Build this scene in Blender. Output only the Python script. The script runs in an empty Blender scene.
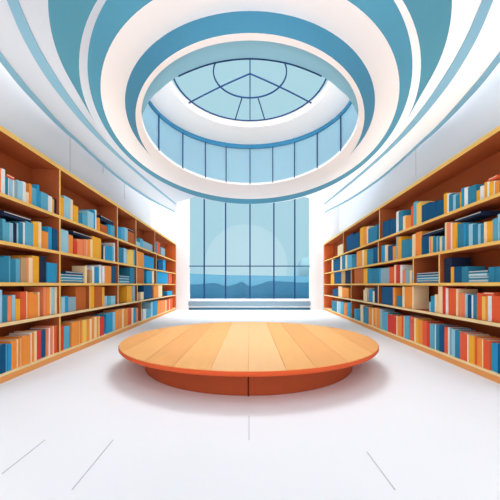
import bpy, bmesh, math, random
from mathutils import Vector, Matrix
from mathutils.geometry import tessellate_polygon
random.seed(7)
C = bpy.context.scene.collection
EYE = 1.1; F = 300.0; HY = 284.5
# ---------------------------------------------------------------- materials
def lin(c):
    c = c / 255.0
    return c / 12.92 if c <= .04045 else ((c + .055) / 1.055) ** 2.4
def rgb(*c): return tuple(lin(x) for x in c) + (1.0,)
def mat(name, col, rough=.8, var=0.0, scale=6.0, spec=.12, stretch=(1, 1, 1)):
    m = bpy.data.materials.new(name); m.use_nodes = True
    n = m.node_tree.nodes; l = m.node_tree.links
    b = n['Principled BSDF']; b.inputs['Roughness'].default_value = rough
    b.inputs['Specular IOR Level'].default_value = spec
    base = rgb(*col); b.inputs['Base Color'].default_value = base
    if var:
        tc = n.new('ShaderNodeTexCoord'); mp = n.new('ShaderNodeMapping'); mp.inputs['Scale'].default_value = stretch
        no = n.new('ShaderNodeTexNoise'); no.inputs['Scale'].default_value = scale; no.inputs['Detail'].default_value = 3
        cr = n.new('ShaderNodeValToRGB')
        cr.color_ramp.elements[0].position = .3; cr.color_ramp.elements[1].position = .7
        cr.color_ramp.elements[0].color = tuple(x * (1 - var) for x in base[:3]) + (1,)
        cr.color_ramp.elements[1].color = tuple(min(1, x * (1 + var)) for x in base[:3]) + (1,)
        l.new(tc.outputs['Object'], mp.inputs[0]); l.new(mp.outputs[0], no.inputs['Vector'])
        l.new(no.outputs['Fac'], cr.inputs[0]); l.new(cr.outputs[0], b.inputs['Base Color'])
    return m
def emit(name, col, s=1.0):
    m = bpy.data.materials.new(name); m.use_nodes = True
    n = m.node_tree.nodes; n.remove(n['Principled BSDF'])
    e = n.new('ShaderNodeEmission'); e.inputs[0].default_value = rgb(*col); e.inputs[1].default_value = s
    m.node_tree.links.new(e.outputs[0], n['Material Output'].inputs[0]); return m
def glass(name, col):
    m = bpy.data.materials.new(name); m.use_nodes = True
    n = m.node_tree.nodes; l = m.node_tree.links; n.remove(n['Principled BSDF'])
    t = n.new('ShaderNodeBsdfTransparent'); t.inputs[0].default_value = rgb(*col)
    g = n.new('ShaderNodeBsdfGlossy'); g.inputs['Roughness'].default_value = .3
    mx = n.new('ShaderNodeMixShader'); mx.inputs[0].default_value = .012
    l.new(t.outputs[0], mx.inputs[1]); l.new(g.outputs[0], mx.inputs[2]); l.new(mx.outputs[0], n['Material Output'].inputs[0])
    return m
def frosted(name, col):
    m = bpy.data.materials.new(name); m.use_nodes = True
    n = m.node_tree.nodes; l = m.node_tree.links; n.remove(n['Principled BSDF'])
    t = n.new('ShaderNodeBsdfTranslucent'); t.inputs[0].default_value = rgb(*col)
    g = n.new('ShaderNodeBsdfDiffuse'); g.inputs[0].default_value = rgb(*col)
    mx = n.new('ShaderNodeMixShader'); mx.inputs[0].default_value = .5
    l.new(t.outputs[0], mx.inputs[1]); l.new(g.outputs[0], mx.inputs[2]); l.new(mx.outputs[0], n['Material Output'].inputs[0])
    return m
M = dict(
    floor=mat('floor_paint', (246, 245, 247), .55, .012, .6, .25), white=mat('white_paint', (252, 250, 250), .9),
    offwhite=mat('warm_white_plaster', (252, 248, 247), .9), wall_l=mat('pale_grey_wall', (216, 216, 220), .9),
    wall_r=mat('cool_grey_wall', (213, 218, 227), .9), ceil_shaded=mat('shaded_ceiling_tone', (206, 213, 223), .9),  # ceiling's left-side shade is put into its blue-grey colour
    ceil_lit=mat('lit_ceiling_tone', (254, 254, 254), .9), teal=mat('teal_band', (84, 148, 172), .8),  # lit counterpart of the shaded ceiling colour, for the right side
    teal2=mat('deep_teal_band', (84, 146, 166), .8), teal3=mat('blue_teal_band', (72, 134, 162), .8), cornice=mat('cornice_blue', (62, 132, 170), .8),
    line=mat('blue_ceiling_line', (135, 180, 202), .8), canopy=mat('soft_blue_canopy', (146, 200, 222), .8),
    drumglass=frosted('frosted_blue_glass', (184, 213, 224)), glass=glass('clear_blue_glass', (250, 252, 253)),
    skyglass=glass('skylight_glass', (250, 252, 252)),
    navy=mat('navy_frame', (32, 62, 108), .5), reveal=mat('grey_reveal', (215, 214, 212), .9),
    shelf=mat('golden_shelf_wood', (255, 204, 112), .7, .05, 5), shelf_pale=mat('pale_shelf_wood', (255, 222, 165), .7, .04, 5),
    back=mat('brown_back_board', (166, 84, 44), .8, .06, 2), endp=mat('orange_end_board', (236, 120, 58), .8),
    plinth=mat('orange_plinth', (243, 166, 96), .8), seam=mat('grey_seam', (196, 198, 202), .9), bseam=mat('blue_seam', (170, 192, 206), .9),
    bar1=mat('grey_blue_rail', (128, 152, 166), .7), bar2=mat('teal_rail', (50, 100, 122), .7),
    top1=mat('table_wood', (232, 164, 98), .6, .03, 2.5, .15, (6, .7, 1)), top2=mat('table_wood_light', (237, 173, 106), .6, .03, 2.5, .15, (6, .7, 1)),
    top3=mat('table_wood_pale', (241, 186, 130), .6, .02, 2.5, .15, (6, .7, 1)), topseam=mat('table_seam', (208, 140, 80), .8),
    rim=mat('table_rim', (214, 88, 46), .6), tbase=mat('table_base_wood', (174, 80, 46), .7, .03, 3), slot=mat('table_slot', (104, 36, 22), .8),
    page=mat('page_paper', (250, 240, 222), .9), sun=emit('pale_sun', (176, 207, 217)),
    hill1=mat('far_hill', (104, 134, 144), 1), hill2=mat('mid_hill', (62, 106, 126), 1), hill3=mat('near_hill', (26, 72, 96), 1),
    sea=mat('sea_water', (78, 152, 190), .6, .05, .02),
)
BC = dict(L=('light blue', (160, 210, 228)), B=('blue', (98, 178, 206)), T=('teal', (52, 136, 168)), C=('bright blue', (46, 158, 206)),
          N=('navy', (18, 86, 130)), K=('midnight blue', (34, 46, 74)), W=('white', (240, 244, 242)), O=('orange', (252, 154, 66)),
          R=('vermilion', (240, 100, 58)), S=('salmon', (250, 146, 98)), A=('amber', (254, 182, 52)), Y=('yellow', (255, 208, 96)),
          P=('cream', (255, 226, 178)), D=('red', (228, 66, 48)), G=('grey blue', (150, 182, 194)), X=('tan', (196, 160, 112)), M=('brown', (196, 102, 42)))
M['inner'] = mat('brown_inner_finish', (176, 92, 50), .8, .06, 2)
BM = {k: mat('book_' + v[0].replace(' ', '_'), v[1], .7) for k, v in BC.items()}
# ---------------------------------------------------------------- helpers
def world(px, py, Z): return Vector(((px - 250) / F * Z, Z, EYE + (HY - py) / F * Z))
def obj(name, bm, mats, parent=None, smooth=False):
    me = bpy.data.meshes.new(name); bmesh.ops.recalc_face_normals(bm, faces=bm.faces[:]); bm.to_mesh(me); bm.free()
    for m in (mats if isinstance(mats, (list, tuple)) else [mats]): me.materials.append(M[m] if isinstance(m, str) else m)
    if smooth:
        for p in me.polygons: p.use_smooth = True
    o = bpy.data.objects.new(name, me); C.objects.link(o)
    if parent: o.parent = parent
    return o
def struct(o, label=None):
    o['kind'] = 'structure'
    if label: o['label'] = label
    return o
def tag(o, label, cat, group=None):
    o['label'] = label; o['category'] = cat
    if group: o['group'] = group
    return o
def box(bm, a, b, mi=0, T=None):
    (x0, y0, z0), (x1, y1, z1) = a, b
    v = [bm.verts.new(((T @ Vector(p)) if T else Vector(p))) for p in
         [(x0, y0, z0), (x1, y0, z0), (x1, y1, z0), (x0, y1, z0), (x0, y0, z1), (x1, y0, z1), (x1, y1, z1), (x0, y1, z1)]]
    fs = []
    for q in [(0, 3, 2, 1), (4, 5, 6, 7), (0, 1, 5, 4), (1, 2, 6, 5), (2, 3, 7, 6), (3, 0, 4, 7)]:
        f = bm.faces.new([v[i] for i in q]); f.material_index = mi; fs.append(f)
    return v
def boxo(name, a, b, m, parent=None):
    bm = bmesh.new(); box(bm, a, b); return obj(name, bm, m, parent)
def bar(bm, p, q, w, d=None, up=Vector((0, 0, 1)), mi=0):
    """rectangular bar from p to q"""
    d = d or w; p = Vector(p); q = Vector(q); t = (q - p).normalized()
    s = t.cross(up)
    if s.length < 1e-4: s = t.cross(Vector((0, 1, 0)))
    s.normalize(); n = s.cross(t).normalized()
    vs = []
    for c in (p, q):
        for a, b_ in ((-1, -1), (1, -1), (1, 1), (-1, 1)): vs.append(bm.verts.new(c + s * a * w / 2 + n * b_ * d / 2))
    for f in [(0, 1, 2, 3), (7, 6, 5, 4), (0, 4, 5, 1), (1, 5, 6, 2), (2, 6, 7, 3), (3, 7, 4, 0)]:
        bm.faces.new([vs[i] for i in f]).material_index = mi
NS = 160
class Ell:
    """an oval opening: nearest and farthest line of sight, half width, height above the eye"""
    def __init__(s, yn, yf, hw, z):
        far = F * z / (HY - yf); near = F * z / (HY - yn)
        s.D = (far + near) / 2; s.R = (far - near) / 2; s.z = z
        s.a = hw / F * math.sqrt(s.D ** 2 - s.R ** 2)
    def p(s, t, k=1.0, dz=0): return Vector((s.a * k * math.cos(t), s.D + s.R * k * math.sin(t), EYE + s.z + dz))
    def loop(s, k=1.0, dz=0): return [s.p(2 * math.pi * i / NS, k, dz) for i in range(NS)]
    def t_for(s, dx):   # angle on the far half whose line of sight is dx sideways
        lo, hi = -math.pi / 2 * .6, math.pi / 2
        best = min((abs(abs(dx) - F * s.a * math.cos(t) / (s.D + s.R * math.sin(t))), t) for t in [i / 400 * math.pi / 2 for i in range(-60, 401)])
        return best[1] if dx > 0 else math.pi - best[1]
def loops(bm, ls, closed=True, mis=None):
    vs = [[bm.verts.new(p) for p in l] for l in ls]
    n = len(ls[0])
    for k in range(len(vs) if closed else len(vs) - 1):
        a, b_ = vs[k], vs[(k + 1) % len(vs)]
        for i in range(n):
            f = bm.faces.new((a[i], a[(i + 1) % n], b_[(i + 1) % n], b_[i]))
            if mis: f.material_index = mis[k]
def ring(name, outer, inner, m, th=.05, label=None):
    bm = bmesh.new()
    up = Vector((0, 0, th))
    lo, li = outer.loop(), inner.loop()
    loops(bm, [lo, li, [p + up for p in li], [p + up for p in lo]])
    return struct(obj(name, bm, m, smooth=False), label)
def plate(name, pts, m, th, label=None, parent=None):
    """flat polygon plate pts (at its underside), thickened upwards"""
    bm = bmesh.new(); n = len(pts)
    lo = [bm.verts.new(p) for p in pts]; hi = [bm.verts.new(p + Vector((0, 0, th))) for p in pts]
    for t in tessellate_polygon([pts]):
        try: bm.faces.new([lo[i] for i in t]); bm.faces.new([hi[i] for i in reversed(t)])
        except ValueError: pass
    for i in range(n): bm.faces.new((lo[i], lo[(i + 1) % n], hi[(i + 1) % n], hi[i]))
    o = obj(name, bm, m, parent); 
    if not parent: struct(o, label)
    return o
def catmull(P, n=14):
    out = []
    P = [Vector(p) for p in P]; Q = [2 * P[0] - P[1]] + P + [2 * P[-1] - P[-2]]
    for i in range(1, len(Q) - 2):
        for k in range(n):
            t = k / n; a, b_, c, d = Q[i - 1:i + 3]
            out.append(.5 * ((2 * b_) + (c - a) * t + (2 * a - 5 * b_ + 4 * c - d) * t * t + (3 * b_ - a - 3 * c + d) * t ** 3))
    return out + [P[-1]]
# ---------------------------------------------------------------- camera
cam = bpy.data.cameras.new('camera'); co = bpy.data.objects.new('camera', cam); C.objects.link(co)
co.location = (0, 0, EYE); co.rotation_euler = (math.pi / 2, 0, 0)
cam.sensor_width = 36; cam.lens = 36 * F / 500; cam.shift_y = (HY - 250) / 500; cam.clip_end = 5000; cam.clip_start = .05
bpy.context.scene.camera = co
# ---------------------------------------------------------------- floor, walls
YB = 13.0
boxo('floor', (-5, -1, -.1), (5, YB + .2, 0), 'floor')
struct(bpy.data.objects['floor'], 'glossy white floor with faint seams')
def wall_quad(name, p, q, th, z1, m, side, label):
    bm = bmesh.new(); s = Vector((side * th, 0, 0)); P = Vector(p); Q = Vector(q)
    pts = [P, Q, Q + s, P + s]
    lo = [bm.verts.new(v) for v in pts]; hi = [bm.verts.new(v + Vector((0, 0, z1))) for v in pts]
    bm.faces.new(lo); bm.faces.new(hi)
    for i in range(4): bm.faces.new((lo[i], lo[(i + 1) % 4], hi[(i + 1) % 4], hi[i]))
    return struct(obj(name, bm, m), label)
WH = 4.9
def wx(y): return 3.43 + (y - 2) * .4 / 11
wall_quad('wall_left', (-wx(-1), -1, 0), (-wx(YB), YB, 0), .15, WH, 'wall_l', -1, 'pale grey wall above the left bookcase')
wall_quad('wall_right', (wx(-1), -1, 0), (wx(YB), YB, 0), .15, WH, 'wall_r', 1, 'cool grey wall above the right bookcase')
wall_quad('trim_1', (-wx(11.4) + .03, 11.4, 0), (-wx(YB) + .03, YB, 0), .05, WH, 'white', -1, 'white wall panel at the far end of the left wall')
boxo('trim_2', (3.16, YB - .03, 0), (3.83, YB, WH), 'wall_r'); struct(bpy.data.objects['trim_2'], 'grey return panel at the far end of the right wall')
# faint wall seams and floor joints
def wall_seam(name, px, y0, y1, side, m='seam'):
    Z = 3.43 - .8 / 11; k = .4 / 11; Zp = Z / (abs(px - 250) / F - k)
    a = world(px, y0, Zp); b_ = world(px, y1, Zp)
    bm = bmesh.new(); X = side * (wx(Zp) - .004)
    box(bm, (X - .004, Zp - .012, min(a.z, b_.z)), (X + .004, Zp + .012, max(a.z, b_.z))); return struct(obj(name, bm, m))
wall_seam('trim_3', 70, 137, 176, -1); wall_seam('trim_4', 103, 163, 173, -1, 'bseam'); wall_seam('trim_5', 124.5, 180, 199, -1, 'bseam')
wall_seam('trim_6', 416, 148, 176, 1)
def fpt(px, py): Z = F * EYE / (py - HY); return Vector(((px - 250) / F * Z, Z, .001))
for i, (a, b_) in enumerate([((45, 440), (2, 474)), ((113, 440), (72, 490)), ((367, 452), (395, 490)), ((249, 416), (249, 440))]):
    bm = bmesh.new(); bar(bm, fpt(*a), fpt(*b_), .006, .003); struct(obj('trim_%d' % (7 + i), bm, 'seam'), 'thin floor joint')
# ---------------------------------------------------------------- far wall with the tall window
wxl, wxr = -61 / F * YB, 60 / F * YB
wz0 = EYE - 14.5 / F * YB; wz1 = 5.6
bm = bmesh.new()
box(bm, (-3.9, YB, 0), (wxl, YB + .2, WH + .9)); box(bm, (wxr, YB, 0), (3.9, YB + .2, WH + .9))
box(bm, (wxl, YB, 0), (wxr, YB + .2, wz0)); box(bm, (wxl, YB, wz1), (wxr, YB + .2, WH + .9))
struct(obj('wall_far', bm, 'white'), 'white far wall around the tall window')
win = struct(boxo('window_1', (wxl, YB + .1, wz0), (wxr, YB + .112, wz1), 'glass'), 'tall blue glazed window facing the hills')
for px in (204, 225.5, 250, 274, 295):
    X = (px - 250) / F * YB; boxo('mullion', (X - .028, YB + .04, wz0 - .3), (X + .028, YB + .1, wz1), 'navy', win)
tz = EYE + 18.5 / F * YB
boxo('transom', (wxl, YB + .05, tz - .02), (wxr, YB + .1, tz + .02), 'navy', win)
for n, y0, y1, m in (('trim_11', 301.3, 306, 'bar1'), ('trim_12', 307.8, 310.6, 'bar2')):
    bm = bmesh.new(); z0 = max(.005, EYE - (y1 - HY) / F * YB); z1_ = EYE - (y0 - HY) / F * YB
    v = box(bm, (wxl - .02, YB - .05, z0), (wxr + .02, YB - .001, z1_))
    bmesh.ops.bevel(bm, geom=[e for e in bm.edges if abs(e.verts[0].co.z - e.verts[1].co.z) < 1e-5 and abs(e.verts[0].co.x - e.verts[1].co.x) < 1e-5], offset=.03, segments=3, affect='EDGES')
    struct(obj(n, bm, m), 'low rail under the tall window')
# ---------------------------------------------------------------- ceiling
S0 = 2.9
def cpt(px, py, z=S0): return world(px, py, F * z / (HY - py))
Aout = catmull([cpt(*p) for p in [(-45, 3), (0, 61), (25, 91.5), (59, 126.5), (80, 145), (104, 166.5), (124, 182.6), (150, 199.8), (175, 212.5)]])
Ain = catmull([cpt(*p) for p in [(-45, -10), (0, 51), (25, 83), (59, 121.5), (80, 141.6), (104, 163.7), (124, 180.2), (150, 197.8), (175, 211.3)]])
Bout = catmull([cpt(*p) for p in [(-12, -50), (5.5, -4), (25, 41), (50, 82), (80, 119.5), (104, 144), (125.6, 163.6), (152, 186), (176, 204.8)]])
Bin = catmull([cpt(*p) for p in [(2, -50), (16.5, -4), (37.5, 44), (60, 82), (82, 113), (104.5, 140), (126, 161), (152.5, 184), (176, 203.5)]])
Cout = Ell(-175, 175, 202, S0)
e0 = 2 * Aout[0] - Aout[10]
outl = [Vector((0, -.9, EYE + S0)), Vector((-2.6, -.9, EYE + S0)), Vector((-2.85, 2.4, EYE + S0))] + Aout + [Vector((-2.55, 10.6, EYE + S0)), Vector((-1.9, 10.0, EYE + S0)), Vector((-1.0, 9.4, EYE + S0)), Vector((0, 9.2, EYE + S0))]
half = [Cout.p(math.pi / 2 + math.pi * i / 80) for i in range(81)]
poly = outl + half
mir = lambda P: [Vector((-p.x, p.y, p.z)) for p in P]
struct(plate('ceiling', poly, 'ceil_shaded', .1), 'left wing of the ceiling with shade painted in as blue-grey')
struct(plate('ceiling.001', mir(poly), 'ceil_lit', .1), 'right wing of the ceiling painted in its lit white')
dn = Vector((0, 0, -.012))
k = 13
for s in (0, 1):
    for a, b_, lab in ((Aout, Ain, 'blue line along the ceiling edge'), (Bout, Bin, 'blue curved line across the ceiling')):
        P = [p + dn for p in a + b_[::-1]]
        plate('trim_%d' % k, mir(P) if s else P, 'line', .011, lab); k += 1
Cin = Ell(-77, 204.2, 171, 2.75); Dout = Ell(-74, 204, 162.5, 2.75); Din = Ell(-27, 199, 149.5, 2.6)
Eout = Ell(11, 190, 125, 2.6); Ein = Ell(33, 197, 114.5, 2.4); Fin = Ell(40.5, 185, 108.5, 2.4)
ring('trim_20', Cout, Cin, 'teal2', .04, 'deep teal sloping band outside the stepped ceiling rings')
# narrow soffit stripe, left half painted as shaded blue-grey, right half as lit white
for nm, a0, m in (('trim_21', math.pi / 2, 'ceil_shaded'), ('trim_22', -math.pi / 2, 'ceil_lit')):
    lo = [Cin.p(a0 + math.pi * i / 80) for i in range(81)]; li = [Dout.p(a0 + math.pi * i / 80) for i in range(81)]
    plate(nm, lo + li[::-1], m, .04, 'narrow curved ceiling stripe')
ring('trim_23', Dout, Din, 'teal', .04, 'teal sloping band of the stepped ceiling rings')
ring('trim_24', Din, Eout, 'offwhite', .05, 'wide white ceiling ring')
ring('trim_25', Eout, Ein, 'teal3', .04, 'deep blue band around the inner ceiling ring')
ring('trim_26', Ein, Fin, 'offwhite', .05, 'thin white lowest ceiling ring')
# light blue crescent canopy just above the lowest ring, near side of the opening
zg = 2.46
gi = catmull([cpt(x, y, zg) for x, y in [(139, 122), (150, 100), (160, 90), (172, 80), (187, 72), (215, 62.5), (250, 58.5), (285, 62.5), (313, 72), (328, 80), (340, 90), (350, 100), (361, 122)]], 6)
g0 = Ell(36, 186, 111.5, zg)
ta = math.atan2((gi[0].y - g0.D) / g0.R, gi[0].x / g0.a); tb = math.atan2((gi[-1].y - g0.D) / g0.R, gi[-1].x / g0.a)
if ta < 0: ta += 2 * math.pi
tb2 = tb + 2 * math.pi if tb < ta - 2 * math.pi else tb
# go from right end (tb) clockwise through the near side (-90 deg) to the left end (ta - 360 deg)
go = [g0.p(tb + (ta - 2 * math.pi - tb) * i / 60, 1.0) for i in range(61)]
plate('trim_27', gi + go, 'canopy', .05, 'light blue crescent canopy inside the ceiling opening')
bm = bmesh.new()
P = [p - Vector((0, 0, .004)) for p in gi if abs(p.x / p.y) < 72.5 / F]
for a, b_ in zip(P, P[1:]): bar(bm, a, b_, .012, .012)
struct(obj('trim_30', bm, 'navy'), 'thin navy edge of the light blue canopy')
# drum of frosted glass and its crown
Hout = Ell(-1, 145, 110, 3.3); Hin = Ell(6, 127, 84, 3.3)
def dlerp(f):
    e = Ell.__new__(Ell); e.D = Fin.D + (Hout.D - Fin.D) * f; e.R = (Fin.R + .02) + (Hout.R - Fin.R - .02) * f
    e.a = (Fin.a + .02) + (Hout.a - Fin.a - .02) * f; e.z = Fin.z + .02 + (Hout.z - Fin.z - .02) * f; return e
fc = .90
bm = bmesh.new()
a_, b2 = dlerp(0), dlerp(fc)
loops(bm, [a_.loop(), b2.loop(), b2.loop(1.015), a_.loop(1.015)])
drum = struct(obj('window_2', bm, 'drumglass', smooth=False), 'ring of blue glass panels inside the ceiling opening')
bm = bmesh.new(); c0, c1 = dlerp(fc), dlerp(1)
loops(bm, [c0.loop(.985), c1.loop(.985), c1.loop(1.02), c0.loop(1.02)])
struct(obj('trim_28', bm, 'cornice'), 'blue cornice above the glass panels')
b3 = dlerp(fc)
for px in (157.6, 182, 205, 226, 250, 273, 295, 318, 342):
    dx = px - 250 if abs(px - 250) > .5 else .01
    p = a_.p(a_.t_for(dx), .985); q = b3.p(b3.t_for(dx), .985)
    bm = bmesh.new(); bar(bm, p, q, .02, .02, up=Vector((0, 1, 0))); obj('mullion', bm, 'navy', drum)
bm = bmesh.new(); o1, i1 = Hout.loop(1.0), Hin.loop()
up = Vector((0, 0, .14))
loops(bm, [o1, i1, [p + up for p in i1], [p + up for p in o1]], mis=[0, 1, 0, 0])
struct(obj('trim_29', bm, ['white', 'reveal']), 'upper white ceiling ring around the skylight')
# domed skylight
zt = EYE + Hin.z + .1; rise = .07
cen = Vector((0, Hin.D, 0))
def dome(t, r):   # r in 0..1
    return Vector((Hin.a * r * math.cos(t), Hin.D + Hin.R * r * math.sin(t), zt + rise * (1 - r * r)))
bm = bmesh.new(); rs = [1.0, .8, .6, .4, .2]; prev = None
vs = [[bm.verts.new(dome(2 * math.pi * i / 64, r)) for i in range(64)] for r in rs]; ce = bm.verts.new(dome(0, 0))
for a, b_ in zip(vs, vs[1:]):
    for i in range(64): bm.faces.new((a[i], a[(i + 1) % 64], b_[(i + 1) % 64], b_[i]))
for i in range(64): bm.faces.new((vs[-1][i], vs[-1][(i + 1) % 64], ce))
sky = struct(obj('window_3', bm, 'skyglass', smooth=True), 'round domed skylight with radial navy bars')
def rib(ts, rr, w=.018):
    bm = bmesh.new(); P = [dome(t, r) - Vector((0, 0, .012)) for t, r in zip(ts, rr)]
    for a, b_ in zip(P, P[1:]): bar(bm, a, b_, w, w)
    return obj('glazing_bar', bm, 'navy', sky)
RI, RO = .45, .95
for R_ in (RI, RO): rib([2 * math.pi * i / 48 for i in range(49)], [R_] * 49, .02)
for d in (90, 30, 150, 270): rib([math.radians(d)] * 6, [RO * i / 5 if d in (90, 270) else 1.02 * i / 5 for i in range(6)])
for d in (76, 104): rib([math.radians(d)] * 4, [RI + (RO - RI) * i / 3 for i in range(4)])
# ---------------------------------------------------------------- round platform table
TD, TR, TH = 2.64 + 1.75, 1.75, .339
tbl = bpy.data.objects.new('round_table', None); C.objects.link(tbl); tbl.location = (-.016, TD, 0)
tag(tbl, 'large low round wooden table with planked top and brown drum base on white floor', 'table')
bm = bmesh.new(); N = 128
def circ(r, z): return [Vector((r * math.cos(2 * math.pi * i / N), r * math.sin(2 * math.pi * i / N), z)) for i in range(N)]
def revolve(bm, prof, mis):
    L = [[bm.verts.new(p) for p in circ(r, z)] for r, z in prof]
    for k_, (a, b_) in enumerate(zip(L, L[1:])):
        for i in range(N): bm.faces.new((a[i], a[(i + 1) % N], b_[(i + 1) % N], b_[i])).material_index = mis[k_]
    bm.faces.new(L[0]).material_index = mis[0]; bm.faces.new(L[-1]).material_index = mis[-1]
revolve(bm, [(TR - .06, TH - .062), (TR - .012, TH - .055), (TR, TH - .04), (TR, TH - .014), (TR - .006, TH - .008), (TR - .012, TH - .006)], [0, 0, 0, 0, 1])
# planks: strips of the disc
seams = [-1.8, -1.42, -1.03, -.7, -.34, 0, .34, .62, .98, 1.38, 1.8]
tone = [2, 3, 2, 3, 4, 4, 3, 2, 3, 2]
rp = TR - .008; gap = .002
for j, (x0, x1) in enumerate(zip(seams, seams[1:])):
    x0 = max(x0 + gap, -rp + .001); x1 = min(x1 - gap, rp - .001)
    xs = [x0 + (x1 - x0) * i / 10 for i in range(11)]
    pts = [Vector((x, -math.sqrt(rp * rp - x * x), TH)) for x in xs] + [Vector((x, math.sqrt(rp * rp - x * x), TH)) for x in reversed(xs)]
    hi = [bm.verts.new(p) for p in pts]; lo = [bm.verts.new(p - Vector((0, 0, .01))) for p in pts]
    bm.faces.new(hi).material_index = tone[j]
    for i in range(len(hi)): bm.faces.new((hi[i], hi[(i + 1) % len(hi)], lo[(i + 1) % len(hi)], lo[i])).material_index = tone[j]
obj('tabletop', bm, ['rim', 'topseam', 'top1', 'top2', 'top3'], tbl)
bm = bmesh.new(); BR = 1.435
revolve(bm, [(BR - .01, 0), (BR, .01), (BR, TH - .062)], [0, 0])
base = obj('base', bm, ['tbase'], tbl)
bm = bmesh.new()
def arcstrip(bm, a0, a1, z0, z1, r=BR, th=.006):
    n = 16; R2 = r + th
    P = []
    for i in range(n + 1):
        t = math.radians(a0 + (a1 - a0) * i / n)
        P.append([bm.verts.new((rr * math.cos(t), rr * math.sin(t), z)) for rr, z in ((r - .01, z0), (R2, z0), (R2, z1), (r - .01, z1))])
    for a, b_ in zip(P, P[1:]):
        for q in range(4): bm.faces.new((a[q], a[(q + 1) % 4], b_[(q + 1) % 4], b_[q]))
    bm.faces.new(P[0]); bm.faces.new(P[-1])
arcstrip(bm, 243, 270, TH - .135, TH - .063); arcstrip(bm, 269.7, 270.3, .0, TH - .063)
obj('panel_joint', bm, 'slot', tbl)
# ---------------------------------------------------------------- bookcases and books
LV = [-1.0, -.43, .025, .49, 1.02, 1.76]            # shelf tops seen from the eye, then the top of the case
def bookcase(side):
    nx, ny, fx, fy = 2.74, 2.9, 3.19, 12.94
    L = math.hypot(fx - nx, fy - ny); ang = math.atan2(fx - nx, fy - ny)
    root = bpy.data.objects.new('bookcase', None); C.objects.link(root)
    root.location = (side * nx, ny, 0)
    # local axes: +y along the case (away), +x to the back (towards the wall); mirrored for the left side
    u = Vector((side * math.sin(ang), math.cos(ang), 0)); v = Vector((side * math.cos(ang), -math.sin(ang), 0))
    def T(a, d, z): return u * a + v * d + Vector((0, 0, z))
    O = Vector(root.location)
    def fromx(px):      # distance along the case of a point of its front line seen at px
        k_ = (px - 250) / F; return (O.x - k_ * O.y) / (k_ * u.y - u.x)
    def yat(a, d=0): return (O + T(a, d, 0))
    return root, T, O, L, fromx
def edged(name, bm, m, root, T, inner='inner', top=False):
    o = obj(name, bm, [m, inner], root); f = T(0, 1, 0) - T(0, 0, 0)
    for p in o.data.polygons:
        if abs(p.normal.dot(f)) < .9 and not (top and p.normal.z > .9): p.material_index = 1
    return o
def lbox(bm, T, a0, a1, d0, d1, z0, z1, mi=0):
    P = [T(a0, d0, z0), T(a1, d0, z0), T(a1, d1, z0), T(a0, d1, z0), T(a0, d0, z1), T(a1, d0, z1), T(a1, d1, z1), T(a0, d1, z1)]
    v = [bm.verts.new(p) for p in P]
    for q in [(0, 3, 2, 1), (4, 5, 6, 7), (0, 1, 5, 4), (1, 2, 6, 5), (2, 3, 7, 6), (3, 0, 4, 7)]: bm.faces.new([v[i] for i in q]).material_index = mi
ORD = ['first', 'second', 'third', 'fourth', 'fifth', 'sixth', 'seventh', 'eighth', 'ninth', 'tenth', 'eleventh', 'twelfth', 'thirteenth', 'fourteenth', 'fifteenth', 'sixteenth', 'seventeenth', 'eighteenth', 'nineteenth', 'twentieth',
       'twenty-first', 'twenty-second', 'twenty-third', 'twenty-fourth', 'twenty-fifth', 'twenty-sixth', 'twenty-seventh', 'twenty-eighth', 'twenty-ninth', 'thirtieth'] + ['thirty-' + x for x in ('first', 'second', 'third', 'fourth', 'fifth', 'sixth', 'seventh', 'eighth', 'ninth')]
SHN = {4: 'top', 3: 'second', 2: 'middle', 1: 'fourth', 0: 'bottom'}
def parse(s):
    """'x0 x1 colour ytop; ...' upright books; 'x0 x1 colour y0 y1 lie' a book lying on the row"""
    out = []
    for e in s.replace('\n', ' ').split(';'):
        e = e.split()
        if e: out.append((float(e[0]), float(e[1]), e[2], float(e[3]), float(e[4]) if len(e) > 4 else None))
    return out
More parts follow.
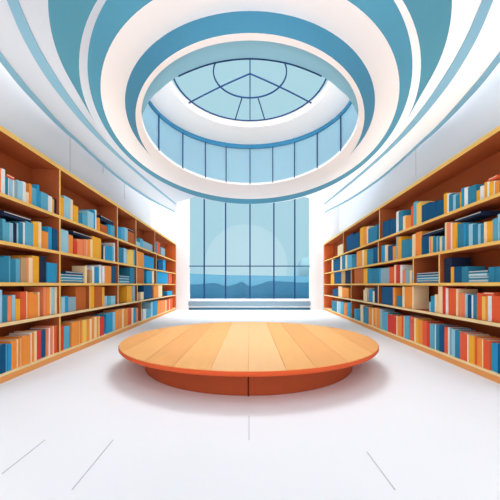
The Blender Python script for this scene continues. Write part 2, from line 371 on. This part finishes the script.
LEFT = {
4: """-9 -5 T 158; -5 0 A 160; 0 2 B 166; 2 4 O 168; 4 7.2 W 169; 7.4 11 T 177; 11 12.6 W 178; 12.6 16 L 179; 16 17.5 W 180; 17.5 20 G 181; 20 25 L 181; 25 28 W 182; 28 32 P 192;
 32 34.5 O 184; 34.5 39.5 B 188; 39.5 41.5 C 185; 43 50 B 193; 50 55 W 196; 55 57 A 199; 57 59.2 K 199; 10 18 R 174.5 177.6;
 61.3 66.5 A 197; 66.5 72.8 L 197; 72.8 75.3 P 199.5; 75.3 79.8 A 206; 80 84 T 213; 84 89 B 213.5; 89 95 L 212; 95 96.5 C 210; 96.5 98 W 210; 98 100 O 218; 100 101.8 A 218;
 102.5 109.3 M 225; 109.5 112.2 C 225; 112.2 116.5 B 225.5; 102.5 115 K 219.5 224.8;
 119 122.8 C 227; 122.8 126 B 228; 126 129 L 228; 129 135 M 232; 129 135 K 229.2 231.8; 137.7 141 L 243; 141 144 B 239; 144 153.3 G 243; 156 158 T 242; 158 161 R 242; 162 166 G 248""",
3: """-9 -4 T 219; -4 1.8 O 213; 1.8 6 T 221; 6 9 B 219; 9 12.6 B 223; 12.6 16.5 L 223; 16.5 19.2 K 223; 19.2 21 L 223; 21 25 T 222.5; 25 28 W 222.5; 28 35 B 222.3; 35 40 A 222; 40 43.5 P 222; 44 50 O 231.5; 50.2 54 C 227; 54.3 59 N 229;
 7 34 K 217.8 222; 62 69.8 L 230; 70 74.5 O 235; 75 78.8 D 241; 78.8 84.7 S 239.5; 84.7 88 S 239.5; 88 89.7 P 239.5; 89.7 92 O 239.5; 92 94 P 239.5; 94 102.6 A 237.5; 102.8 105 K 245; 105 106.2 P 246; 106.2 113.3 C 246.5; 113.3 115.6 B 246.5; 115.6 117 W 243;
 75.5 93 K 235.5 238.6; 120.5 125 T 248; 125 128 L 248.5; 128 131 Y 250; 131 134.3 Y 250; 134.3 136 B 250; 138 145 O 252; 145.5 155 C 256.5; 159 163.5 N 262; 163.5 166 C 260""",
2: """-9 -4 A 256; -4 2 C 257; 2 6.8 T 257; 6.8 12 T 256; 12 14 B 256; 14 19 T 259; 19 23.4 B 259; 23.4 29 X 258; 29 31 S 257.5; 31 35 P 257.5; 35 42 A 256; 42 49 K 256; 49.3 58.5 C 263;
 62 86 T 278.8 281.6; 62 85 B 276 278.8; 62 86 T 273.2 276; 68 85 N 270.5 273.2; 86.3 88.5 P 266; 91 93.5 X 270; 93.7 95.8 W 266.5; 96.7 100.8 C 267; 101 103 W 265; 103.8 106 W 266; 106 112.3 O 266; 112.5 117 N 266;
 120.5 131 B 279 281.5; 120.5 131 T 276.5 279; 120.5 131 T 274 276.5; 131.2 135.6 T 268; 138 145 M 264; 148 153.3 C 271; 153.3 155.2 P 270; 158 169 C 270.5; 169.5 172.8 R 270.5""",
1: """-9 -4 O 286; -4 1 T 289; 1.3 4.5 L 290; 4.5 10 T 295; 10 13.5 S 296; 15 18.4 L 295; 18.8 23.3 A 299; 23.3 29 R 291.5; 29 30.5 P 291.5; 30.5 36 O 292; 36 41 O 294; 41 42.2 P 292; 46 49 S 287; 49 52 O 287; 52 54 P 287; 54 57 L 287; 57 59.3 P 287;
 60.9 62.6 R 286; 62.8 66.5 L 297; 66.5 70.6 C 296; 70.6 78 G 297; 78.3 88.5 M 286.5; 91.3 96.4 A 286; 96.4 103.5 M 286.5; 103.5 106 A 287; 106 109 L 296; 109 112 B 296.5; 112 116.8 L 296;
 128 133 A 286; 133.5 135.8 G 284.5; 141.5 144.5 P 292; 145 153.6 N 284; 154.5 159 O 284; 159 163 P 285; 168 173 C 291""",
0: """-9 0 N 352; 0 8 N 345; 8 10 B 344; 10 13.5 C 344; 13.5 19.5 O 340.5; 19.5 20.6 P 339; 20.6 22.6 O 338; 22.6 24 P 338; 24 32.5 O 335.5; 32.5 34.3 W 333; 34.3 36.2 O 333; 36.2 38.7 P 331; 39 43.3 D 331; 43.5 48.3 N 330; 48.3 50.5 S 329; 50.5 52 W 328;
 52 55.3 S 326.5; 55.3 57 P 326; 57 59.3 R 325.5; 61 65.8 D 326; 66 72.5 B 326.5; 73 81 O 321.5; 81 82.3 P 321; 82.3 84 O 320.5; 84 88 Y 320; 88 91 O 319.5; 91 93.3 P 319; 93.5 96 O 317.5; 96 98 P 317; 98 100.5 O 316.5; 100.5 101.5 P 316; 101.7 105.5 D 317;
 108 114 C 313.5; 114 116.5 L 312; 116.7 123 O 309.5; 123 125 P 309; 125 129.5 O 308.5; 129.5 132.5 R 308; 132.7 134.5 P 308; 134.5 137.5 C 308; 137.5 139.3 S 308; 144 147 W 309; 147 152 B 309; 152 154 L 302; 154 158 C 301; 158.5 161.3 O 300.5; 161.3 164 S 300.5; 164 166.5 O 300; 166.5 167.5 P 300; 167.5 170 R 299.5; 170 171 P 299; 171 173.3 R 298.5"""}
LDIV = {4: [60.2, 117.5, 136.2, 155], 3: [60.2, 118.2, 137, 156.5], 2: [60.2, 118.5, 136.8, 156.5], 1: [60.2, 90, 118.2, 137.5], 0: [60.2, 141.5]}
RIGHT = {
4: """337 342 P 245; 345.2 352 N 235; 352 358.7 N 233.5; 359 362.3 A 227.5; 362.3 365 O 227.5; 365 367 P 226.5; 367 376 T 227; 381.5 388 N 221; 388 394.8 N 219.5; 394.8 397.4 W 211.5; 397.4 401.6 T 211; 401.6 404.3 P 216; 404.3 409.5 O 216; 409.5 411.8 R 206; 411.8 415 B 202; 415 419.3 Y 202.5; 419.5 427 N 204; 427 434 N 202.5; 434 441.5 N 200.5;
 442 445 A 193.5; 445 447.3 W 193.5; 447.3 451 T 194; 451 454 L 194.5; 454 456.8 T 195; 456.8 458.7 A 192; 458.7 462.3 C 188; 462.3 465.5 W 187.5; 465.5 473 T 186; 473 478 A 190; 478 480.7 W 186; 481 484.5 A 182; 484.5 486.6 W 182; 486.6 490 A 181.5; 490 492 W 181; 492 496.5 O 181; 496.7 501 T 182; 501 507 N 180; 485 494 R 177.5 181""",
3: """331 332.3 P 259; 332.4 339.3 N 259; 339.4 341 P 256; 341 344 T 255; 344 345.8 P 255; 346 351 B 255; 351 355.4 T 255; 355.5 361 O 251; 361 363 P 250; 363 366 A 249.5; 366 372 T 249; 372 376 N 247.5; 379.8 384 C 245.5; 384 386.5 P 245; 386.5 391.3 N 245.5; 391.3 395 O 246; 395 396.5 G 237; 396.5 399.7 A 237; 399.7 405 T 240; 405 410.8 T 239.5; 410.8 413.3 P 234.5; 413.3 419 O 232; 419.3 426.3 N 236.5; 426.3 428.3 L 236.5; 428.3 429.6 O 236.5; 429.6 431.3 Y 236.5; 431.3 434 T 236.5; 434 435.7 L 236.5; 435.7 438 T 236.5; 438 440 P 236.5; 440 441.8 C 236.5; 420 441 K 232.8 236.2;
 442 444 P 222.5; 444 448.7 S 222.5; 448.7 450.3 W 223; 450.3 454.5 A 223; 454.5 461 T 223.5; 461 463 C 223.5; 463 466.8 T 223.5; 466.8 470.8 L 224; 470.8 475 T 224; 475 478 L 224; 478 481.8 T 224; 481.8 483.7 P 222; 483.7 489.6 A 221; 489.6 494.2 B 218.5; 494.2 497.5 L 214; 497.5 502 T 222; 502 507 O 222; 452 478 K 219.8 223.3""",
2: """330 333 A 271; 333.4 340 N 270.5; 340 344 X 270; 344.2 349.6 K 269.5; 353 362 M 269; 362 366 A 268.5; 366.3 371.5 T 268.5; 371.5 377 T 268.5; 377 379 C 268; 379 388 G 268; 388 393 R 267; 393 394.5 P 265; 394.5 399 D 265; 399 401 W 265; 401 403.6 S 270; 404 407.5 G 270; 407.5 409.7 P 270; 409.8 411.7 C 272;
 414.5 437.5 T 279 281.8; 414.5 437.5 B 276.4 279; 414.5 437.5 T 273.8 276.4; 414.5 437.5 N 271.4 273.8; 441.5 449 K 258; 449 451.5 A 267; 451.5 459 N 266.6; 459 465 T 266.6; 465.5 485 L 279 281.8; 465.5 486 T 276 279; 465.5 484 L 273 276; 465.5 485 T 270 273; 486.3 492 T 267; 492 499 T 266.5; 499 507 N 266""",
1: """332 337 N 289; 337.2 341 P 286.5; 341.2 347.5 O 288; 362 363.5 P 290; 363.8 365.6 P 288; 367.5 371.2 C 289; 371.5 373.5 P 291; 373.6 376.2 K 286.5; 380.5 386 N 287; 386 391.5 N 287; 391.7 394 O 287.5; 395 401 T 296; 401 403 P 286.5; 403 410 O 286.5; 410 411.7 P 286;
 427 429 L 302; 429 432.5 C 296; 432.5 435.2 P 294.5; 436 440 P 286; 440 444 D 286; 444 446 W 288; 446 454 R 288.5; 454 456 P 289; 456 459.2 S 293; 459.2 462.5 S 293; 462.5 465 L 293.5; 465 468.5 N 295; 468.5 470 W 295; 470 474 T 295; 474.3 479 R 293; 479 482.5 Y 296.5; 482.5 485 O 296; 485 488.5 W 296; 488.5 499 R 296; 499 507 O 295; 480 490.5 R 292 295.2""",
0: """331 336 T 301; 336 337 P 301; 337 340 L 301.5; 340 343 B 302; 343 346 O 303; 346 349 C 302.5; 353 355.2 C 309; 355.5 359 T 309; 359.3 361.5 P 305; 362.5 367 T 307; 367 370.8 O 307.5; 370.8 371.8 P 308; 371.8 374 O 308; 374 375 P 308; 375 378.4 O 308.5; 378.5 381 G 309; 381 386 B 312; 386 390 D 314.5; 390.5 395 D 316; 395 396.2 P 316; 396.2 399.7 O 316; 399.7 401.7 R 316; 401.7 403 P 316; 403 408 B 316; 408 411.7 R 317; 411.7 414 P 318; 414 416.7 A 319; 416.7 420.5 O 320.5; 420.5 424.8 R 321; 425 428.3 D 323; 428.5 432 B 324; 432 433.6 W 324.5; 433.6 437 T 325; 437 441.5 N 325.5;
 441.5 445.7 R 327; 445.7 446.9 W 327.5; 446.9 449 G 328; 449 453 L 329.5; 453 458 T 331; 458 465 R 332.5; 465 466.2 W 334; 466.2 472 A 335.5; 472 475 R 337; 475 479.3 O 338; 479.3 480.8 P 339; 481 487.7 R 340; 488 495 C 343.5; 495 499 N 344; 499 507 N 345"""}
RDIV = {4: [343.2, 379.3], 3: [378], 2: [351, 413, 439], 1: [351, 378], 0: [351]}
BOOKS = []
for side, ROWS, DIVS, sname in ((-1, LEFT, LDIV, 'left'), (1, RIGHT, RDIV, 'right')):
    root, T, O, L, fromx = bookcase(side)
    tag(root, 'golden five-tier wooden bookcase full of books along the %s wall' % sname, 'bookcase')
    Wd = .42
    bm = bmesh.new(); lbox(bm, T, 0.03, L - .04, Wd - .02, Wd, .02, EYE + LV[5]); obj('back_board', bm, 'back', root)
    bm = bmesh.new(); lbox(bm, T, 0, L, 0, Wd, EYE + LV[5] - .06, EYE + LV[5]); edged('top_board', bm, 'shelf', root, T, top=True)
    for lv in LV[1:5]:
        bm = bmesh.new(); lbox(bm, T, .03, L - .035, .002, Wd - .02, EYE + lv - .042, EYE + lv); edged('shelf', bm, 'shelf_pale' if lv == LV[1] else 'shelf', root, T)
    bm = bmesh.new(); lbox(bm, T, .03, L - .035, .002, Wd - .02, EYE + LV[0] - .025, EYE + LV[0]); obj('shelf', bm, 'shelf_pale', root)
    bm = bmesh.new(); lbox(bm, T, 0, L, 0.004, Wd - .02, 0, EYE + LV[0] - .025); obj('plinth', bm, 'plinth', root)
    for a0, a1 in ((0, .03), (L - .035, L)):
        bm = bmesh.new(); lbox(bm, T, a0, a1, .0, Wd, EYE + LV[0] - .024, EYE + LV[5] - .06)
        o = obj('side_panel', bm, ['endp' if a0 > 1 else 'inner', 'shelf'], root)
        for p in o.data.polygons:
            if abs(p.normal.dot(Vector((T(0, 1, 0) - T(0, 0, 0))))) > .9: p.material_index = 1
    for tr in range(5):
        zb = EYE + LV[tr]; zt_ = EYE + LV[tr + 1] - (.06 if tr == 4 else .042)
        divs = [fromx(x) for x in DIVS[tr]]
        for a in divs:
            bm = bmesh.new(); lbox(bm, T, a - .018, a + .018, .004, Wd - .02, zb, zt_); edged('divider', bm, 'shelf_pale' if a > 3.4 else 'shelf', root, T)
        items = []
        for (x0, x1, col, yt, yb) in parse(ROWS[tr]):
            a0, a1 = sorted((fromx(x0), fromx(x1)))
            if a0 < .035:
                if a1 < .08: continue
                a0 = .036
            items.append(dict(xm=(x0 + x1) / 2, a0=a0, a1=a1, col=col, yt=yt, yb=yb))
        # keep clear of dividers
        for it in items:
            for a in divs:
                if it['a0'] < a + .02 and it['a1'] > a - .02:
                    if (it['a0'] + it['a1']) / 2 > a: it['a0'] = a + .021
                    else: it['a1'] = a - .021
            it['a1'] = min(it['a1'], L - .04)
        items = [i for i in items if i['a1'] - i['a0'] > .012]
        up_ = sorted([i for i in items if i['yb'] is None], key=lambda i: i['a0'])
        for p_, q_ in zip(up_, up_[1:]):
            if q_['a0'] < p_['a1'] + .001: q_['a0'] = p_['a1'] + .001
        tops = []
        for it in items:
            am = (it['a0'] + it['a1']) / 2; Zm = (O + T(am, .03, 0)).y
            it['am'] = am; it['zt'] = min(EYE + (HY - it['yt']) / F * Zm, zt_ - .012)
            if it['yb'] is None: it['zt'] = max(it['zt'], zb + .12); it['z0'] = zb + .0005
            else: it['z0'] = EYE + (HY - it['yb']) / F * Zm
        lying = sorted([i for i in items if i['yb'] is not None], key=lambda i: i['z0'])
        done = list(up_)
        for it in lying:      # drop every lying book onto what is below it
            th = it['zt'] - it['z0']
            under = [d['zt'] for d in done if d['a0'] < it['a1'] - .002 and d['a1'] > it['a0'] + .002]
            zz = max([zb] + under) + .0005
            it['th'] = max(.02, min(th, .09)); it['z0'] = zz; it['zt'] = min(zz + it['th'], zt_ - .004); done.append(it)
            it['stack'] = len([1 for d in lying if d is not it and d['a0'] < it['a1'] and d['a1'] > it['a0'] and d['z0'] < it['z0']])
        items = [i for i in items if i['zt'] - i['z0'] > .012]
        # bays and labels, counted from left to right in the picture
        dx = sorted(DIVS[tr])
        for it in items: it['bay'] = sum(1 for d in dx if it['xm'] > d)
        nb = len(dx) + 1
        for b_ in range(nb):
            inb = sorted([i for i in items if i['bay'] == b_ and i['yb'] is None], key=lambda i: i['xm'])
            for k_, it in enumerate(inb):
                same = [j for j in inb if j['col'] == it['col']]
                cn = BC[it['col']][0]
                where = '%s bay from left, %s shelf, %s bookcase' % (ORD[b_], SHN[tr], sname)
                if len(same) == 1: it['label'] = 'only %s book standing in %s' % (cn, where)
                else: it['label'] = '%s from left of the %s books, %s' % (ORD[same.index(it)], cn, where)
            ly = [i for i in items if i['bay'] == b_ and i['yb'] is not None]
            groups_ = {}
            for it in ly:
                same = [j for j in ly if j['col'] == it['col']]
                stacked = [j for j in ly if j['a0'] < it['a1'] and j['a1'] > it['a0']]
                k_ = sorted(stacked, key=lambda j: j['z0']).index(it)
                if len(stacked) > 1:
                    pos = 'bottom' if k_ == 0 else 'topmost' if k_ == len(stacked) - 1 else ORD[k_]
                    it['label'] = '%s book lying flat, %s of stack, %s bay from left, %s shelf, %s bookcase' % (BC[it['col']][0], pos, ORD[b_], SHN[tr], sname)
                else: it['label'] = '%s book lying on the row, %s bay from left, %s shelf, %s bookcase' % (BC[it['col']][0], ORD[b_], SHN[tr], sname)
        for it in items:
            lie = it['yb'] is not None
            a0, a1, z0, z1 = it['a0'] + .0008, it['a1'] - .0008, it['z0'], it['zt']
            dpt = .26 if z1 - z0 > .3 else .22
            d0 = .022 + random.uniform(0, .02) if not lie else .035
            d1 = min(d0 + dpt, Wd - .03)
            am = it['am']; org = O + T((a0 + a1) / 2, d0, z0)
            def TT(a, d, z): return O + T(a, d, z) - org
            c = min(.005, (a1 - a0) * .2, (z1 - z0) * .2)
            bm = bmesh.new()
            if not lie:   # spine and two boards
                lbox(bm, TT, a0, a1, d0, d0 + c, z0, z1)
                lbox(bm, TT, a0, a0 + c, d0 + c, d1, z0, z1); lbox(bm, TT, a1 - c, a1, d0 + c, d1, z0, z1)
                pg = (a0 + c, a1 - c, d0 + c, d1 - .005, z0 + .003, z1 - .006)
                if a1 - a0 > .06 and z1 - z0 > .25 and it['xm'] % 3 < 1.6:   # raised band on the spine
                    lbox(bm, TT, a0 + .002, a1 - .002, d0 - .0015, d0, z1 - .07, z1 - .05)
            else:
                lbox(bm, TT, a0, a0 + c, d0, d1, z0, z1)
                lbox(bm, TT, a0 + c, a1, d0, d1, z0, z0 + c); lbox(bm, TT, a0 + c, a1, d0, d1, z1 - c, z1)
                if (z1 - z0) > .03: lbox(bm, TT, a0 + c, a1, d0, d0 + c, z0 + c, z1 - c - .012)
                pg = (a0 + c, a1 - .004, d0 + .004, d1 - .004, z0 + c, z1 - c)
                if (z1 - z0) > .03: pg = (a0 + c, a1 - .004, d0 + c + .0005, d1 - .004, z0 + c, z1 - c)
            Zd = org.y; area = (z1 - z0) * (a1 - a0) * abs(org.x) / Zd ** 3
            pb = bmesh.new(); lbox(pb, TT, *pg)
            BOOKS.append((area, bm, it['col'], org.copy(), pb, pg, it['label'], 'books on the %s shelf of the %s bookcase' % (SHN[tr], sname)))
BOOKS.sort(key=lambda b: -b[0])
for area, bm, col, org, pb, pg, lab, grp in BOOKS[:300]:
    b = obj('book', bm, BM[col]); b.location = org; tag(b, lab, 'book', grp)
    obj('pages', pb, 'page', b)
rest = bmesh.new(); keys = list(BM)
for area, bm, col, org, pb, pg, lab, grp in BOOKS[300:]:
    for f in bm.faces: f.material_index = keys.index(col)
    for f in pb.faces: f.material_index = len(keys)
    me = bpy.data.meshes.new('t'); pb.to_mesh(me); pb.free(); bm.from_mesh(me); bpy.data.meshes.remove(me)
    bmesh.ops.translate(bm, verts=bm.verts[:], vec=org)
    me = bpy.data.meshes.new('t'); bm.to_mesh(me); bm.free(); rest.from_mesh(me); bpy.data.meshes.remove(me)
o = obj('small_books', rest, [BM[k_] for k_ in keys] + ['page'])
tag(o, 'thinnest and farthest books between the larger ones on both bookcases', 'books'); o['kind'] = 'stuff'
print('BOOKS', len(BOOKS))
labs = [o['label'] for o in C.objects if o.name.startswith('book') and 'label' in o]
print('DUP', [l for l in set(labs) if labs.count(l) > 1])
# ---------------------------------------------------------------- outside
def ridge(name, prof, m, dist, depth, label, zb=-60):
    """a hill: profile of (px, py) crest points at a distance, sloping down in front and behind"""
    bm = bmesh.new(); rows = []
    P = catmull([world(x, y, dist) for x, y in prof], 8)
    for p in P:
        h = p.z - zb
        rows.append([bm.verts.new(q) for q in ((p.x, p.y - depth, zb), (p.x, p.y - depth * .45, zb + h * .7), (p.x, p.y, p.z), (p.x, p.y + depth * .5, zb + h * .6), (p.x, p.y + depth, zb))])
    for a, b_ in zip(rows, rows[1:]):
        for i in range(4): bm.faces.new((a[i], b_[i], b_[i + 1], a[i + 1]))
        bm.faces.new((a[4], b_[4], b_[0], a[0]))
    bm.faces.new(rows[0]); bm.faces.new(rows[-1])
    o = obj(name, bm, m, smooth=True); o['kind'] = 'structure'; o['label'] = label
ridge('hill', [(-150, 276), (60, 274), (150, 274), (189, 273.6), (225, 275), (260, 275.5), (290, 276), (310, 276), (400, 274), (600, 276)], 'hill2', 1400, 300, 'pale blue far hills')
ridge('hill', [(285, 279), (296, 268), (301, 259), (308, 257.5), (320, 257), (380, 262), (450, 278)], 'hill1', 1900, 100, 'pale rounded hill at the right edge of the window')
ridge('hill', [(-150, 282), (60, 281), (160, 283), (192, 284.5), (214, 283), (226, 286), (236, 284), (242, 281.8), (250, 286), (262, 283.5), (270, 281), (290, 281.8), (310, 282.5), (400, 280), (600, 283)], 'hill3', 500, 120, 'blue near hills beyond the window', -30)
bm = bmesh.new(); box(bm, (-3000, 40, -31), (3000, 3500, -30)); struct(obj('sea', bm, 'sea'), 'blue sea below the hills')
bm = bmesh.new(); bmesh.ops.create_uvsphere(bm, u_segments=64, v_segments=32, radius=41 / F * 2600)
so = obj('sun', bm, 'sun', smooth=True); so.location = world(246, 266, 2600); so['kind'] = 'structure'; so['label'] = 'large pale sun low over the hills'
# ---------------------------------------------------------------- sky and light
w = bpy.data.worlds.new('sky'); bpy.context.scene.world = w; w.use_nodes = True
n = w.node_tree.nodes; l = w.node_tree.links; bg = n['Background']
tc = n.new('ShaderNodeTexCoord'); sp = n.new('ShaderNodeSeparateXYZ'); cr = n.new('ShaderNodeValToRGB')
mr = n.new('ShaderNodeMapRange'); mr.inputs[1].default_value = -1; mr.inputs[2].default_value = 1
l.new(tc.outputs['Generated'], sp.inputs[0]); l.new(sp.outputs['Y'], mr.inputs[0]); l.new(mr.outputs[0], cr.inputs[0])
e = cr.color_ramp.elements
WB = 1.3
e[0].position = .42; e[0].color = (WB, WB, WB * 1.0, 1)
e[1].position = .58; e[1].color = rgb(162, 199, 211)
def math_(op, a, b_):
    m_ = n.new('ShaderNodeMath'); m_.operation = op
    for i, v in enumerate((a, b_)):
        if isinstance(v, (int, float)): m_.inputs[i].default_value = v
        else: l.new(v, m_.inputs[i])
    return m_.outputs[0]
low = math_('MINIMUM', math_('MAXIMUM', math_('MULTIPLY', sp.outputs['Z'], -3.0), 0.0), 1.0)    # extra glow added low behind the viewer to lift the ceiling
back_ = math_('MINIMUM', math_('MAXIMUM', math_('MULTIPLY', sp.outputs['Y'], -3.0), 0.0), 1.0)
l.new(math_('ADD', math_('MULTIPLY', math_('MULTIPLY', low, back_), .8), 1.0), bg.inputs[1])
l.new(cr.outputs[0], bg.inputs[0])
def sunlamp(name, rot, s, ang, col=(1, 1, 1)):
    ld = bpy.data.lights.new(name, 'SUN'); ld.energy = s; ld.angle = math.radians(ang); ld.color = col
    o = bpy.data.objects.new(name, ld); C.objects.link(o); o.rotation_euler = [math.radians(a) for a in rot]; return o
sunlamp('daylight', (0, 0, 0), 6, 60)
for side in (-1, 1):    # added fill lights on the bookcase tops, no fixtures, brightening the ceiling
    ld = bpy.data.lights.new('ceiling_fill_light', 'AREA'); ld.shape = 'RECTANGLE'; ld.size = .15; ld.size_y = 9.6; ld.energy = 33; ld.color = (1, .985, .97)
    o = bpy.data.objects.new('ceiling_fill_light', ld); C.objects.link(o)
    o.location = (side * 3.12, 7.9, EYE + 1.80); o.rotation_euler = (0, math.radians(180 - side * 35), -side * .047)
ld = bpy.data.lights.new('drum_fill_light', 'AREA'); ld.shape = 'RECTANGLE'; ld.size = 1.6; ld.size_y = .12; ld.energy = 92
o = bpy.data.objects.new('drum_fill_light', ld); C.objects.link(o); o.location = (0, 3.14, EYE + 2.56)     # added fill hidden on top of the canopy, brightens the drum
o.rotation_euler = Vector((0, -.65, -.75)).to_track_quat('Z', 'Y').to_euler()
vs_ = bpy.context.scene.view_settings
vs_.view_transform = 'Standard'; vs_.look = 'None'; vs_.gamma = 1; vs_.use_curve_mapping = False; vs_.exposure = .28
